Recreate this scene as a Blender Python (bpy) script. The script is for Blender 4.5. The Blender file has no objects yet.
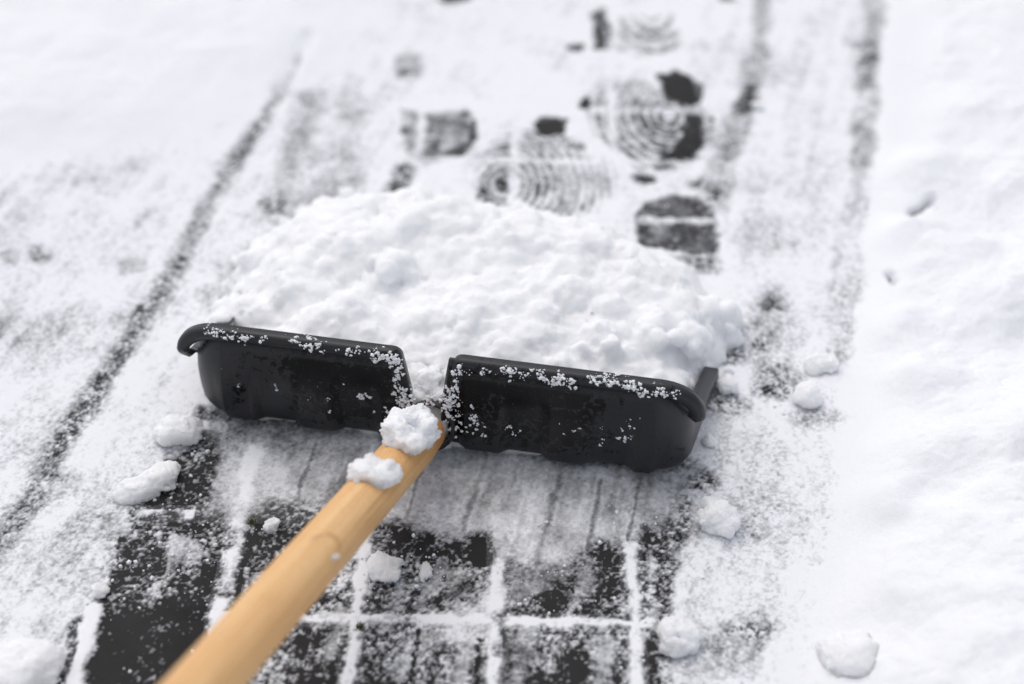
import bpy, bmesh, math, random
import numpy as np
from mathutils import Vector, Matrix

random.seed(7)
rng = np.random.default_rng(11)
scene = bpy.context.scene
COL = scene.collection

# ------------------------------------------------------------------ camera
PITCH = math.radians(39.8)          # looking down at the paving
CAM_H = 0.865
FPX = 1550.0
cam_d = bpy.data.cameras.new('camera')
cam = bpy.data.objects.new('camera', cam_d)
COL.objects.link(cam)
cam.location = (0, 0, CAM_H)
cam.rotation_euler = (math.pi / 2 - PITCH, 0, 0)
cam_d.sensor_width = 36.0
cam_d.lens = FPX * 36.0 / 1024.0
cam_d.clip_start = 0.02
cam_d.clip_end = 500
cam_d.dof.use_dof = True
cam_d.dof.focus_distance = 1.185
cam_d.dof.aperture_fstop = 2.4
scene.camera = cam

# ------------------------------------------------------------------ world, sun, exposure
SUN_EL, SUN_AZ = math.radians(66), math.radians(-35)
world = bpy.data.worlds.new('World')
scene.world = world
world.use_nodes = True
wn, wl = world.node_tree.nodes, world.node_tree.links
wn.clear()
w_out = wn.new('ShaderNodeOutputWorld')
w_bg = wn.new('ShaderNodeBackground')
w_sky = wn.new('ShaderNodeTexSky')
w_sky.sky_type = 'NISHITA'
w_sky.sun_disc = False
w_sky.sun_elevation = SUN_EL
w_sky.sun_rotation = SUN_AZ
w_sky.air_density = 1.0
w_sky.dust_density = 4.0
w_hs = wn.new('ShaderNodeHueSaturation')
w_hs.inputs['Saturation'].default_value = 0.47
wl.new(w_sky.outputs['Color'], w_hs.inputs['Color'])
wl.new(w_hs.outputs['Color'], w_bg.inputs['Color'])
w_bg.inputs['Strength'].default_value = 0.15
wl.new(w_bg.outputs['Background'], w_out.inputs['Surface'])

sun_d = bpy.data.lights.new('sun', 'SUN')
sun_d.energy = 0.5
sun_d.angle = math.radians(120)      # overcast: very soft
sun_d.color = (1.0, 0.985, 0.965)
sun = bpy.data.objects.new('sun', sun_d)
COL.objects.link(sun)
dirv = Vector((math.sin(SUN_AZ) * math.cos(SUN_EL), math.cos(SUN_AZ) * math.cos(SUN_EL), math.sin(SUN_EL)))
sun.rotation_euler = dirv.to_track_quat('Z', 'Y').to_euler()
sun.location = dirv * 5

vs = scene.view_settings
vs.view_transform = 'Standard'
vs.look = 'None'
vs.gamma = 1.0
vs.use_curve_mapping = False
vs.exposure = -0.05
scene.cycles.use_denoising = True
scene.cycles.max_bounces = 8

# ------------------------------------------------------------------ helpers
CP, SP = math.cos(PITCH), math.sin(PITCH)


def G(px, py, z=0.0):
    """where the line of sight through a spot of the photograph meets height z"""
    u, v = (px - 512) / FPX, (py - 342) / FPX
    d = np.array([u, CP - v * SP, -SP - v * CP])
    return np.array([0, 0, CAM_H]) + d * (z - CAM_H) / d[2]


def G2(pts):
    return np.array([G(x, y)[:2] for x, y in pts])


def smooth(a, b, x):
    t = np.clip((x - a) / (b - a), 0, 1)
    return t * t * (3 - 2 * t)


_tab = rng.random((256, 256)).astype(np.float32) * 2 - 1
_tab3 = rng.random((64, 64, 64)).astype(np.float32) * 2 - 1


def vnoise2(x, y):
    x = np.asarray(x, np.float32); y = np.asarray(y, np.float32)
    xi = np.floor(x).astype(np.int32); yi = np.floor(y).astype(np.int32)
    fx = x - xi; fy = y - yi
    fx = fx * fx * fx * (fx * (fx * 6 - 15) + 10); fy = fy * fy * fy * (fy * (fy * 6 - 15) + 10)
    x0, x1, y0, y1 = xi & 255, (xi + 1) & 255, yi & 255, (yi + 1) & 255
    a = _tab[x0, y0] * (1 - fx) + _tab[x1, y0] * fx
    b = _tab[x0, y1] * (1 - fx) + _tab[x1, y1] * fx
    return a * (1 - fy) + b * fy


def fbm2(x, y, size, octaves=3, gain=0.5, off=0.0):
    s, amp, tot = 0, 1.0, 0
    f = 1.0 / size
    for i in range(octaves):
        ca, sa = math.cos(0.6 * i + 0.3), math.sin(0.6 * i + 0.3)
        s = s + amp * vnoise2((x * ca - y * sa) * f + 17.3 * i + off, (x * sa + y * ca) * f + 5.1 * i - off)
        tot += amp; amp *= gain; f *= 2.03
    return s / tot


def vnoise3(p):
    i = np.floor(p).astype(np.int32); f = p - i
    f = f * f * (3 - 2 * f)
    i0, i1 = i & 63, (i + 1) & 63
    r = 0
    for cx in (0, 1):
        for cy in (0, 1):
            for cz in (0, 1):
                w = ((f[:, 0] if cx else 1 - f[:, 0]) * (f[:, 1] if cy else 1 - f[:, 1]) * (f[:, 2] if cz else 1 - f[:, 2]))
                r = r + w * _tab3[(i1 if cx else i0)[:, 0], (i1 if cy else i0)[:, 1], (i1 if cz else i0)[:, 2]]
    return r


def fbm3(p, size, octaves=3, gain=0.5, off=0.0):
    s, amp, f, tot = 0, 1.0, 1.0 / size, 0
    for k in range(octaves):
        s = s + amp * vnoise3(p * f + off + 9.7 * k)
        tot += amp; amp *= gain; f *= 2.03
    return s / tot


def billow3(p, size, octaves=3, gain=0.5, off=0.0):
    s, amp, f, tot = 0, 1.0, 1.0 / size, 0
    for k in range(octaves):
        s = s + amp * np.abs(vnoise3(p * f + off + 9.7 * k))
        tot += amp; amp *= gain; f *= 2.03
    return 2 * s / tot


def seg_dist(px, py, pts):
    d = np.full(px.shape, 1e9)
    for (ax, ay), (bx, by) in zip(pts[:-1], pts[1:]):
        vx, vy = bx - ax, by - ay
        t = np.clip(((px - ax) * vx + (py - ay) * vy) / (vx * vx + vy * vy + 1e-12), 0, 1)
        d = np.minimum(d, np.hypot(px - ax - t * vx, py - ay - t * vy))
    return d


def poly_sd(px, py, pts):
    """signed distance, positive inside"""
    pts = list(map(tuple, pts))
    d = seg_dist(px, py, pts + [pts[0]])
    ins = np.zeros(px.shape, bool)
    n = len(pts)
    for i in range(n):
        (ax, ay), (bx, by) = pts[i], pts[(i + 1) % n]
        c = ((ay > py) != (by > py)) & (px < (bx - ax) * (py - ay) / (by - ay + 1e-12) + ax)
        ins ^= c
    return np.where(ins, d, -d)


def mesh_from(name, verts, faces, mat, parent=None, smooth_shade=True):
    me = bpy.data.meshes.new(name)
    verts = np.asarray(verts, np.float32)
    me.from_pydata([tuple(v) for v in verts.tolist()], [], faces if isinstance(faces, list) else faces.tolist())
    me.update()
    if smooth_shade:
        me.polygons.foreach_set('use_smooth', np.ones(len(me.polygons), bool))
    if mat:
        me.materials.append(mat)
    o = bpy.data.objects.new(name, me)
    COL.objects.link(o)
    if parent:
        o.parent = parent
    return o


def grid_mesh(name, xs, ys, Z, mat):
    nx, ny = len(xs), len(ys)
    co = np.empty((ny, nx, 3), np.float32)
    co[..., 0] = xs[None, :]; co[..., 1] = ys[:, None]; co[..., 2] = Z
    idx = np.arange(nx * ny, dtype=np.int32).reshape(ny, nx)
    q = np.stack([idx[:-1, :-1], idx[:-1, 1:], idx[1:, 1:], idx[1:, :-1]], -1).reshape(-1, 4)
    me = bpy.data.meshes.new(name)
    me.vertices.add(nx * ny); me.vertices.foreach_set('co', co.ravel())
    me.loops.add(q.size); me.loops.foreach_set('vertex_index', q.ravel())
    me.polygons.add(len(q)); me.polygons.foreach_set('loop_start', np.arange(0, q.size, 4, dtype=np.int32))
    me.update(calc_edges=True)
    me.polygons.foreach_set('use_smooth', np.ones(len(q), bool))
    me.materials.append(mat)
    o = bpy.data.objects.new(name, me)
    COL.objects.link(o)
    return o


def point_attr(o, name, arr):
    a = o.data.attributes.new(name, 'FLOAT', 'POINT')
    a.data.foreach_set('value', np.asarray(arr, np.float32).ravel())


def tag(o, label=None, cat=None, group=None, kind=None):
    if label: o['label'] = label
    if cat: o['category'] = cat
    if group: o['group'] = group
    if kind: o['kind'] = kind
    return o


class NT:
    """small node-tree helper"""
    def __init__(self, name):
        self.m = bpy.data.materials.new(name)
        self.m.use_nodes = True
        self.t = self.m.node_tree
        self.b = self.t.nodes['Principled BSDF']

    def n(self, typ, **kw):
        nd = self.t.nodes.new(typ)
        for k, v in kw.items():
            if k in nd.inputs: nd.inputs[k].default_value = v
            else: setattr(nd, k, v)
        return nd

    def l(self, a, b): self.t.links.new(a, b)

    def ramp(self, src, stops):
        r = self.n('ShaderNodeValToRGB')
        els = r.color_ramp.elements
        while len(els) < len(stops): els.new(0.5)
        for e, (p, c) in zip(els, stops):
            e.position = p
            e.color = (c, c, c, 1) if not isinstance(c, tuple) else (*c, 1)
        self.l(src, r.inputs[0])
        return r.outputs['Color']

    def mix(self, fac, a, b):
        m = self.n('ShaderNodeMix', data_type='RGBA')
        for sock, v in ((m.inputs[0], fac), (m.inputs[6], a), (m.inputs[7], b)):
            if hasattr(v, 'node'): self.l(v, sock)
            else: sock.default_value = v if not isinstance(v, tuple) else (*v, 1)
        return m.outputs[2]

    def math(self, op, a, b=0.0):
        m = self.n('ShaderNodeMath', operation=op)
        for sock, v in ((m.inputs[0], a), (m.inputs[1], b)):
            if hasattr(v, 'node'): self.l(v, sock)
            else: sock.default_value = v
        return m.outputs[0]

    def noise(self, vec, scale, detail=4, rough=0.55):
        n = self.n('ShaderNodeTexNoise', Scale=scale, Detail=detail, Roughness=rough)
        self.l(vec, n.inputs['Vector'])
        return n.outputs['Fac']

    def coord(self): return self.n('ShaderNodeTexCoord').outputs['Object']
    def attr(self, name): return self.n('ShaderNodeAttribute', attribute_name=name).outputs['Fac']

    def bump(self, h, strength, dist):
        b = self.n('ShaderNodeBump', Strength=strength, Distance=dist)
        self.l(h, b.inputs['Height'])
        self.l(b.outputs['Normal'], self.b.inputs['Normal'])


# ------------------------------------------------------------------ materials
SNOW = (0.925, 0.935, 0.955)


def make_snow(name, ground=False):
    k = NT(name)
    co = k.coord()
    fine = k.noise(co, 900, 3, 0.7)
    if ground:
        thin = k.attr('thin')
        grit = k.math('MULTIPLY', k.math('SUBTRACT', fine, 0.5), 0.5)
        f = k.ramp(k.math('ADD', thin, grit), [(0.0, 0.0), (1.0, 1.0)])
        k.l(k.mix(f, (0.06, 0.06, 0.064), SNOW), k.b.inputs['Base Color'])
    else:
        k.b.inputs['Base Color'].default_value = (*SNOW, 1)
    k.b.inputs['Roughness'].default_value = 0.85
    k.b.inputs['Specular IOR Level'].default_value = 0.2
    k.b.inputs['Subsurface Weight'].default_value = 0.35 if ground else 1.0
    k.b.inputs['Subsurface Radius'].default_value = (1.0, 1.0, 1.05)
    k.b.inputs['Subsurface Scale'].default_value = 0.003 if ground else 0.012
    mid = k.noise(co, 330, 4, 0.65)
    k.bump(k.math('ADD', mid, k.math('MULTIPLY', fine, 0.5)), 0.5, 0.0011)
    return k.m


M_snow_ground = make_snow('snow_ground', True)
M_snow = make_snow('snow_packed')
M_flake = make_snow('snow_flake')
M_flake.node_tree.nodes['Principled BSDF'].inputs['Subsurface Weight'].default_value = 0.0

k = NT('concrete_paver')
co = k.coord()
g1 = k.noise(co, 1100, 2, 0.6)
g2 = k.noise(co, 28, 5, 0.6)
base = k.mix(k.ramp(g2, [(0.3, 0.0), (0.7, 1.0)]), (0.015, 0.0142, 0.0142), (0.026, 0.0245, 0.024))
base = k.mix(k.ramp(g1, [(0.68, 0.0), (0.82, 0.25)]), base, (0.20, 0.20, 0.205))
k.l(base, k.b.inputs['Base Color'])
k.b.inputs['Roughness'].default_value = 0.72
k.b.inputs['Specular IOR Level'].default_value = 0.3
k.bump(k.noise(co, 700, 4, 0.7), 0.5, 0.0012)
M_paver = k.m

k = NT('black_plastic')
co = k.coord()
wet = k.attr('wet')
n1 = k.noise(co, 210, 5, 0.65)
n0 = k.noise(co, 34, 3, 0.5)
wm = k.math('ADD', k.math('MULTIPLY', wet, 0.46), k.math('ADD', k.math('MULTIPLY', k.math('SUBTRACT', n1, 0.5), 1.9), k.math('MULTIPLY', k.math('SUBTRACT', n0, 0.5), 0.9)))
wf = k.ramp(wm, [(0.26, 0.0), (0.33, 1.0)])
sc = k.noise(co, 420, 3, 0.6)
dry = k.mix(sc, (0.017, 0.0172, 0.020), (0.028, 0.028, 0.033))
k.l(k.mix(wf, dry, (0.003, 0.003, 0.0035)), k.b.inputs['Base Color'])
k.l(k.mix(wf, (0.38, 0.38, 0.38), (0.2, 0.2, 0.2)), k.b.inputs['Roughness'])
k.b.inputs['Specular IOR Level'].default_value = 0.36
k.bump(k.noise(co, 900, 3, 0.6), 0.18, 0.0006)
M_plastic = k.m

k = NT('pale_wood')
co = k.coord()
mp = k.n('ShaderNodeMapping')
mp.inputs['Scale'].default_value = (1, 1, 0.045)
k.l(co, mp.inputs['Vector'])
grain = k.noise(mp.outputs['Vector'], 170, 6, 0.6)
mp2 = k.n('ShaderNodeMapping')
mp2.inputs['Scale'].default_value = (1, 1, 0.25)
k.l(co, mp2.inputs['Vector'])
blotch = k.noise(mp2.outputs['Vector'], 30, 3, 0.5)
pores = k.noise(co, 520, 2, 0.6)
c0 = k.mix(k.ramp(grain, [(0.3, 0.0), (0.72, 1.0)]), (0.80, 0.465, 0.20), (0.90, 0.595, 0.300))
c0 = k.mix(k.ramp(blotch, [(0.40, 0.0), (0.68, 0.7)]), c0, (0.74, 0.39, 0.14))
c0 = k.mix(k.ramp(pores, [(0.57, 0.0), (0.74, 0.5)]), c0, (0.45, 0.22, 0.08))
c0 = k.mix(k.math('MULTIPLY', k.attr('wet'), k.math('ADD', 0.35, k.math('MULTIPLY', blotch, 0.8))), c0, (0.56, 0.235, 0.055))
lines_ = k.n('ShaderNodeMapping')
lines_.inputs['Scale'].default_value = (1, 1, 0.012)
k.l(co, lines_.inputs['Vector'])
fl_ = k.noise(lines_.outputs['Vector'], 420, 4, 0.7)
c0 = k.mix(k.ramp(fl_, [(0.50, 0.0), (0.68, 0.55)]), c0, (0.50, 0.26, 0.10))
c0 = k.mix(k.attr('knot'), c0, (0.42, 0.20, 0.075))
k.l(c0, k.b.inputs['Base Color'])
k.b.inputs['Roughness'].default_value = 0.55
k.b.inputs['Specular IOR Level'].default_value = 0.3
k.bump(grain, 0.25, 0.0006)
M_wood = k.m

k = NT('moss')
k.b.inputs['Base Color'].default_value = (0.10, 0.115, 0.03, 1)
k.b.inputs['Roughness'].default_value = 0.8
M_moss = k.m

# ------------------------------------------------------------------ paving: square concrete blocks, one sheet
PW = 0.0998                               # block pitch
gang = math.radians(-1.5)                 # the block grid is turned a little
ca, sa = math.cos(gang), math.sin(gang)
g0 = G(495, 621)[:2]                      # one grid crossing


def to_grid(x, y):
    dx, dy = x - g0[0], y - g0[1]
    return (dx * ca + dy * sa) / PW, (-dx * sa + dy * ca) / PW


def joint_dist(x, y):
    """distance to the nearest joint line in metres"""
    gx, gy = to_grid(x, y)
    fx = np.abs(gx - np.round(gx)) * PW
    fy = np.abs(gy - np.round(gy)) * PW
    return fx, fy


JW = 0.0062
lines = []
for i in range(-14, 15):
    c = i * PW
    for o_, z_ in ((-JW - .003, 0), (-JW, -.0018), (-JW + .0022, -.006), (JW - .0022, -.006), (JW, -.0018), (JW + .003, 0)):
        lines.append((c + o_, z_))
ext = [1.6, 2.2, 3.5, 6, 12, 30]
L = np.array([-e for e in ext[::-1]] + [a for a, _ in lines] + ext)
LZ = np.array([0.0] * len(ext) + [b for _, b in lines] + [0.0] * len(ext))
PZ = np.minimum(LZ[None, :], LZ[:, None])
longb = (np.abs(L) < 0.02)[:, None] & ((L > -2.93 * PW) & (L < -2.07 * PW))[None, :]      # one long block, no cross joint
PZ = np.where(longb, 0.0, PZ)
pav = grid_mesh('pavement', L, L, PZ, M_paver)
pav.location = (g0[0], g0[1], 0)
pav.rotation_euler = (0, 0, gang)
tag(pav, kind='structure')

# ------------------------------------------------------------------ shovel frame of reference
hl, hr = G(205, 412, .006), G(690, 468, .006)
SO = (hl + hr) / 2; SO[1] -= 0.0055; SO[2] = 0
SANG = math.atan2(hr[1] - hl[1], hr[0] - hl[0]) - math.radians(1.5)
sc_, ss_ = math.cos(SANG), math.sin(SANG)


def to_shovel(p):
    d = np.asarray(p, float) - SO
    return np.array([d[0] * sc_ + d[1] * ss_, -d[0] * ss_ + d[1] * sc_, d[2]])


def from_shovel(p):
    return np.array([SO[0] + p[0] * sc_ - p[1] * ss_, SO[1] + p[0] * ss_ + p[1] * sc_, p[2]])


# ------------------------------------------------------------------ snow lying on the paving
def axis(a, b, step, far):
    core = np.arange(a, b, step)
    out, d = [], step
    lo, hi = [a], [core[-1]]
    while hi[-1] < far:
        d *= 1.28
        hi.append(hi[-1] + d); lo.append(lo[-1] - d)
    return np.concatenate([np.array(lo[1:])[::-1], core, np.array(hi[1:])])


xs = axis(-0.70, 0.76, 0.00092, 30)
ys = axis(0.60, 1.74, 0.00098, 30)
X, Y = np.meshgrid(xs.astype(np.float32), ys.astype(np.float32))
# slightly wandering coordinates so outlines are never ruler-straight
WX = X + 0.006 * fbm2(X, Y, 0.03, 3, 0.55, 3.0)
WY = Y + 0.007 * fbm2(X, Y, 0.03, 3, 0.55, 41.0)
NX = X + 0.0018 * fbm2(X, Y, 0.008, 2, 0.5, 7.0)
NY = Y + 0.0018 * fbm2(X, Y, 0.008, 2, 0.5, 77.0)

COVER = np.full(X.shape, 0.985, np.float32)    # share of the paving hidden
DEEP = np.zeros(X.shape, np.float32)           # depth in mm of lying snow
FILM = np.zeros(X.shape, np.float32)           # smeared, see-through film


def box_of(pts, pad):
    lo, hi = pts.min(0) - pad, pts.max(0) + pad
    i0, i1 = np.searchsorted(xs, (lo[0], hi[0])); j0, j1 = np.searchsorted(ys, (lo[1], hi[1]))
    return slice(max(j0 - 1, 0), j1 + 1), slice(max(i0 - 1, 0), i1 + 1)


def put(arr, sl, m, val):
    arr[sl] = arr[sl] * (1 - m) + val * m


def zone(pts_px, cover=None, soft=0.012, deep=None, film=None, crisp=False, w=1.0, mod=None):
    p = G2(pts_px)
    sl = box_of(p, soft + 0.02)
    px, py = (NX[sl], NY[sl]) if crisp else (WX[sl], WY[sl])
    m = (smooth(-soft, soft, poly_sd(px, py, p)) * w).astype(np.float32)
    if mod is not None: m = m * mod(X[sl], Y[sl])
    if cover is not None: put(COVER, sl, m, cover)
    if deep is not None: put(DEEP, sl, m, deep)
    if film is not None: put(FILM, sl, m, film)


def blob(px, py, rx, ry, cover=None, soft=0.5, **kw):
    n = 18
    pts = [(px + rx * math.cos(2 * math.pi * i / n), py + ry * math.sin(2 * math.pi * i / n)) for i in range(n)]
    zone(pts, cover, soft=soft * rx * 0.0009, **kw)


def stroke(pts_px, width, cover=None, deep=None, film=None, crisp=False, w=1.0, edge=0.5):
    """a track along a line; width in metres"""
    p = G2(pts_px)
    sl = box_of(p, width * 2 + 0.02)
    px, py = (NX[sl], NY[sl]) if crisp else (WX[sl], WY[sl])
    d = seg_dist(px, py, p)
    m = ((1 - smooth(width * (1 - edge), width * (1 + edge), d)) * w).astype(np.float32)
    if cover is not None: put(COVER, sl, m, cover)
    if deep is not None: put(DEEP, sl, m, deep)
    if film is not None: put(FILM, sl, m, film)


# broad areas
zone([(-400, -150), (330, -150), (300, 60), (160, 165), (0, 215), (-400, 330)], 0.9995, soft=0.10, deep=7)
zone([(300, -120), (900, -120), (880, 60), (735, 60), (720, 230), (640, 260), (400, 200), (330, 60)], 0.972, soft=0.06, deep=0.7)
zone([(-150, 175), (170, 130), (255, 110), (215, 235), (165, 420), (90, 480), (-100, 560)], 0.965, soft=0.08, deep=0.3)
zone([(-100, 560), (40, 545), (165, 430), (205, 440), (125, 520), (105, 600), (70, 684), (40, 800), (-200, 800)], 0.945, soft=0.012, deep=0.3)
zone([(740, 0), (880, 0), (850, 350), (830, 684), (720, 684), (690, 480), (720, 330), (735, 100)], 0.970, soft=0.05, deep=0.3)
zone([(895, -150), (1400, -150), (1400, 800), (815, 800), (850, 560), (868, 430), (872, 300), (885, 160)], 0.9995, soft=0.05, deep=4)
# grey, rubbed patches on the left and round the heap
blob(25, 255, 45, 22, 0.95); blob(41, 257, 9, 6, 0.6, soft=0.9); blob(8, 262, 8, 8, 0.8, soft=0.9)
blob(130, 265, 16, 8, 0.85); blob(60, 480, 30, 20, 0.9); blob(20, 330, 30, 16, 0.92); blob(100, 60, 1, 1, 0.99)
zone([(300, 85), (420, 60), (405, 195), (300, 200), (245, 300), (190, 325), (225, 230), (270, 150)], 0.968, soft=0.03, deep=0.3)
stroke([(310, 100), (296, 150), (275, 212)], 0.014, 0.84, edge=0.9)
stroke([(345, 150), (330, 200)], 0.02, 0.85, edge=0.9)
stroke([(404, 170), (394, 200)], 0.010, 0.40, edge=0.8)
blob(272, 206, 10, 6, 0.35, soft=0.9); blob(235, 262, 30, 22, 0.91); blob(258, 292, 12, 14, 0.40, soft=0.9)
blob(218, 300, 22, 14, 0.86); blob(352, 105, 14, 30, 0.90)
# right of the heap
blob(772, 340, 26, 55, 0.90); blob(770, 303, 11, 7, 0.6, soft=0.9); blob(778, 378, 16, 14, 0.72, soft=0.9)
blob(757, 345, 7, 6, 0.5, soft=0.9); blob(775, 392, 16, 5, 0.45, soft=0.9); blob(735, 470, 45, 50, 0.93)
blob(726, 355, 14, 8, 0.25, soft=0.8); blob(720, 405, 18, 10, 0.55, soft=0.9); blob(815, 418, 25, 7, 0.80)
blob(700, 262, 16, 9, 0.7, soft=0.9); blob(775, 235, 45, 22, 0.90)
blob(712, 545, 26, 40, 0.90); blob(700, 570, 9, 9, 0.4, soft=0.9); blob(748, 632, 18, 9, 0.42, soft=0.9)
blob(730, 655, 24, 18, 0.85); blob(765, 520, 25, 20, 0.92); blob(700, 480, 12, 10, 0.5, soft=0.9)

# wheel tracks
stroke([(-60, 640), (0, 540), (30, 500), (60, 450), (110, 370), (165, 285), (182, 255)], 0.0105, 0.79, deep=0, edge=0.7)
stroke([(60, 450), (110, 370), (165, 285), (180, 258)], 0.006, 0.62, edge=0.9)
stroke([(188, 246), (213, 198), (240, 155), (266, 118), (284, 92)], 0.0085, 0.82, deep=0, edge=0.8)
stroke([(228, 178), (255, 135), (270, 112)], 0.005, 0.6, edge=0.9)
stroke([(284, 94), (298, 66), (312, 40)], 0.007, 0.93, deep=0.5, edge=0.95)
stroke([(770, -40), (764, 10), (757, 50), (747, 95), (742, 108)], 0.0095, 0.82, deep=0, edge=0.8)
stroke([(749, 88), (742, 112)], 0.0075, 0.3, edge=0.8)
stroke([(740, 118), (722, 165), (712, 205)], 0.012, 0.80, deep=0, edge=0.8)
stroke([(880, -40), (873, 10), (868, 60), (866, 88)], 0.013, 0.85, deep=0, edge=0.7)
stroke([(872, 45), (866, 92)], 0.007, 0.55, edge=0.9)
stroke([(866, 95), (863, 150), (854, 220), (848, 290), (838, 335), (828, 360)], 0.013, 0.925, deep=0, edge=0.7)
stroke([(864, 130), (860, 165)], 0.009, 0.8, edge=0.9)

# shoe prints: trodden down to the paving, with the tread left in them
def rings(cx, cy, pitch, k=0.55, phase=0.0, lo=0.1):
    c = G(cx, cy)[:2]
    def f(x, y):
        d = np.hypot(x - c[0], (y - c[1]) * k) + 0.0024 * fbm2(x, y, 0.016, 3, 0.5, phase)
        return np.clip(0.5 + 0.75 * np.sin(2 * math.pi * d / pitch + phase) + 0.8 * fbm2(x, y, 0.022, 3, 0.6, 4 + phase) + 0.05, lo, 1).astype(np.float32)
    return f


def scrub(size, lo, seed, contrast=1.6):
    def f(x, y):
        return np.clip(0.55 + contrast * fbm2(x, y, size, 3, 0.6, seed), lo, 1).astype(np.float32)
    return f


P1 = [(401, 110), (432, 114), (464, 108), (474, 118), (478, 138), (470, 152), (450, 160), (422, 162), (408, 152), (402, 132)]
zone(P1, 0.93, soft=0.005, deep=0, film=0.55, crisp=True)
zone([(440, 155), (462, 156), (476, 140), (474, 120), (468, 142), (450, 150)], 0.4, soft=0.004, film=0.8, crisp=True)
zone(P1, 0.55, soft=0.003, crisp=True, w=0.5, mod=scrub(0.014, 0.0, 3, 2.0))
P2 = [(484, 160), (498, 143), (520, 132), (545, 133), (566, 148), (590, 160), (612, 165), (614, 190), (590, 208), (556, 218), (524, 218), (505, 222), (490, 208), (480, 185)]
zone(P2, 0.93, soft=0.008, deep=0, crisp=True)
zone(P2, 0.30, soft=0.014, crisp=True, w=0.6, mod=rings(506, 184, 0.0078, 0.62, 0.5, 0.0))
blob(506, 184, 6, 7, 0.05, soft=0.8); stroke([(483, 190), (490, 207), (500, 216)], 0.006, 0.25, edge=0.9)
zone([(560, 165), (614, 160), (612, 195), (560, 215), (540, 200)], 0.97, soft=0.016, w=0.75)
P3 = [(536, 124), (548, 119), (566, 122), (565, 135), (550, 139), (538, 134)]
zone(P3, 0.01, soft=0.003, deep=0)
stroke([(560, 139), (578, 150)], 0.006, 0.3, edge=0.8)
P5 = [(588, 108), (604, 84), (640, 84), (672, 100), (700, 110), (711, 120), (709, 142), (694, 160), (668, 170), (640, 170), (622, 152), (600, 136)]
zone(P5, 0.93, soft=0.006, deep=0, crisp=True)
zone(P5, 0.25, soft=0.010, crisp=True, w=0.8, mod=rings(668, 116, 0.0092, 0.62, 1.2, 0.0))
zone([(585, 95), (612, 78), (650, 84), (655, 105), (600, 110)], 0.90, soft=0.01, w=0.7)
zone([(690, 112), (712, 118), (710, 140), (692, 158), (664, 169), (646, 166), (676, 150), (684, 130)], 0.03, soft=0.004, crisp=True)
zone([(630, 112), (690, 110), (684, 128), (660, 138), (632, 130)], 0.35, soft=0.008, w=0.8, mod=rings(668, 116, 0.0092, 0.62, 1.2, 0.0))
P4 = [(658, 76), (672, 72), (690, 77), (704, 86), (700, 100), (690, 105), (672, 100), (664, 90)]
zone(P4, 0.005, soft=0.003, deep=0)
P6 = [(637, 216), (645, 204), (668, 196), (696, 197), (712, 208), (717, 228), (719, 253), (690, 254), (660, 248), (637, 248)]
zone(P6, 0.90, soft=0.0025, deep=0, film=0.90, crisp=True)
zone(P6, 0.25, soft=0.004, crisp=True, w=0.8, mod=scrub(0.012, 0.0, 9, 2.0))
blob(585, 105, 4.5, 6, 0.03, soft=0.7, deep=0); blob(642, 180, 9, 4, 0.05, soft=0.7, deep=0)
blob(712, 192, 6, 7, 0.25, soft=0.9, deep=0); blob(700, 182, 10, 6, 0.6, soft=0.9)
zone([(592, 12), (606, 9), (608, 48), (594, 49)], 0.12, soft=0.005, deep=0)
blob(576, 49, 7, 3, 0.1, soft=0.8, deep=0); blob(457, 1, 15, 5, 0.02, soft=0.6, deep=0); blob(728, -2, 8, 3, 0.1, soft=0.8, deep=0)
zone([(620, 18), (672, 14), (676, 52), (640, 58), (620, 50)], 0.72, soft=0.008, deep=0, mod=rings(650, 8, 0.012, 0.5, 0, 0.1))
zone([(398, 62), (420, 58), (420, 78), (400, 80)], 0.75, soft=0.008, deep=0)
blob(470, 36, 10, 8, 0.9); blob(560, 60, 30, 8, 0.93)
zone([(420, 20), (545, 10), (560, 120), (440, 108)], 0.985, soft=0.015, w=0.5)

# swept strip behind the blade
SW = [(200, 405), (695, 462), (690, 545), (660, 600), (655, 800), (60, 800), (88, 684), (104, 600), (128, 540), (138, 480), (185, 445)]
zone(SW, 0.58, soft=0.006, deep=0, film=0.2)
zone([(205, 415), (700, 470), (675, 520), (640, 548), (590, 560), (520, 575), (455, 545), (395, 528), (300, 505), (240, 530), (205, 510), (215, 460)], 0.970, soft=0.014, film=0.40)
zone([(430, 455), (700, 475), (640, 505), (420, 500)], 0.985, soft=0.02, film=0.62, w=0.8)
blob(250, 470, 30, 28, 0.97, film=0.25); blob(300, 430, 70, 9, 0.85, film=0.75); blob(355, 500, 26, 18, 0.85, film=0.6)
zone([(133, 500), (150, 478), (188, 462), (212, 455), (204, 500), (198, 525), (170, 528), (132, 528)], 0.38, soft=0.008)
zone([(120, 538), (232, 540), (226, 600), (205, 800), (60, 800), (90, 684), (104, 610)], 0.035, soft=0.004, deep=0, film=0.15)
zone([(118, 536), (236, 538), (226, 585), (190, 580), (150, 606), (108, 610)], 0.36, soft=0.012)
zone([(166, 534), (190, 537), (211, 558), (192, 570), (175, 580), (164, 601), (146, 600), (149, 584), (160, 570)], 0.90, soft=0.004, deep=0.5)
zone([(120, 545), (158, 545), (150, 580), (125, 600)], 0.20, soft=0.007)
blob(196, 600, 30, 24, 0.16, soft=0.9)
zone([(248, 545), (262, 525), (330, 545), (356, 560), (352, 622), (250, 622)], 0.46, soft=0.006, film=0.1)
blob(290, 522, 30, 12, 0.12, soft=0.8); blob(268, 560, 22, 12, 0.3, soft=0.8)
zone([(296, 636), (352, 634), (345, 800), (250, 800)], 0.28, soft=0.005, film=0.15)
zone([(368, 540), (490, 535), (488, 616), (362, 620)], 0.60, soft=0.006, film=0.25)
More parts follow.
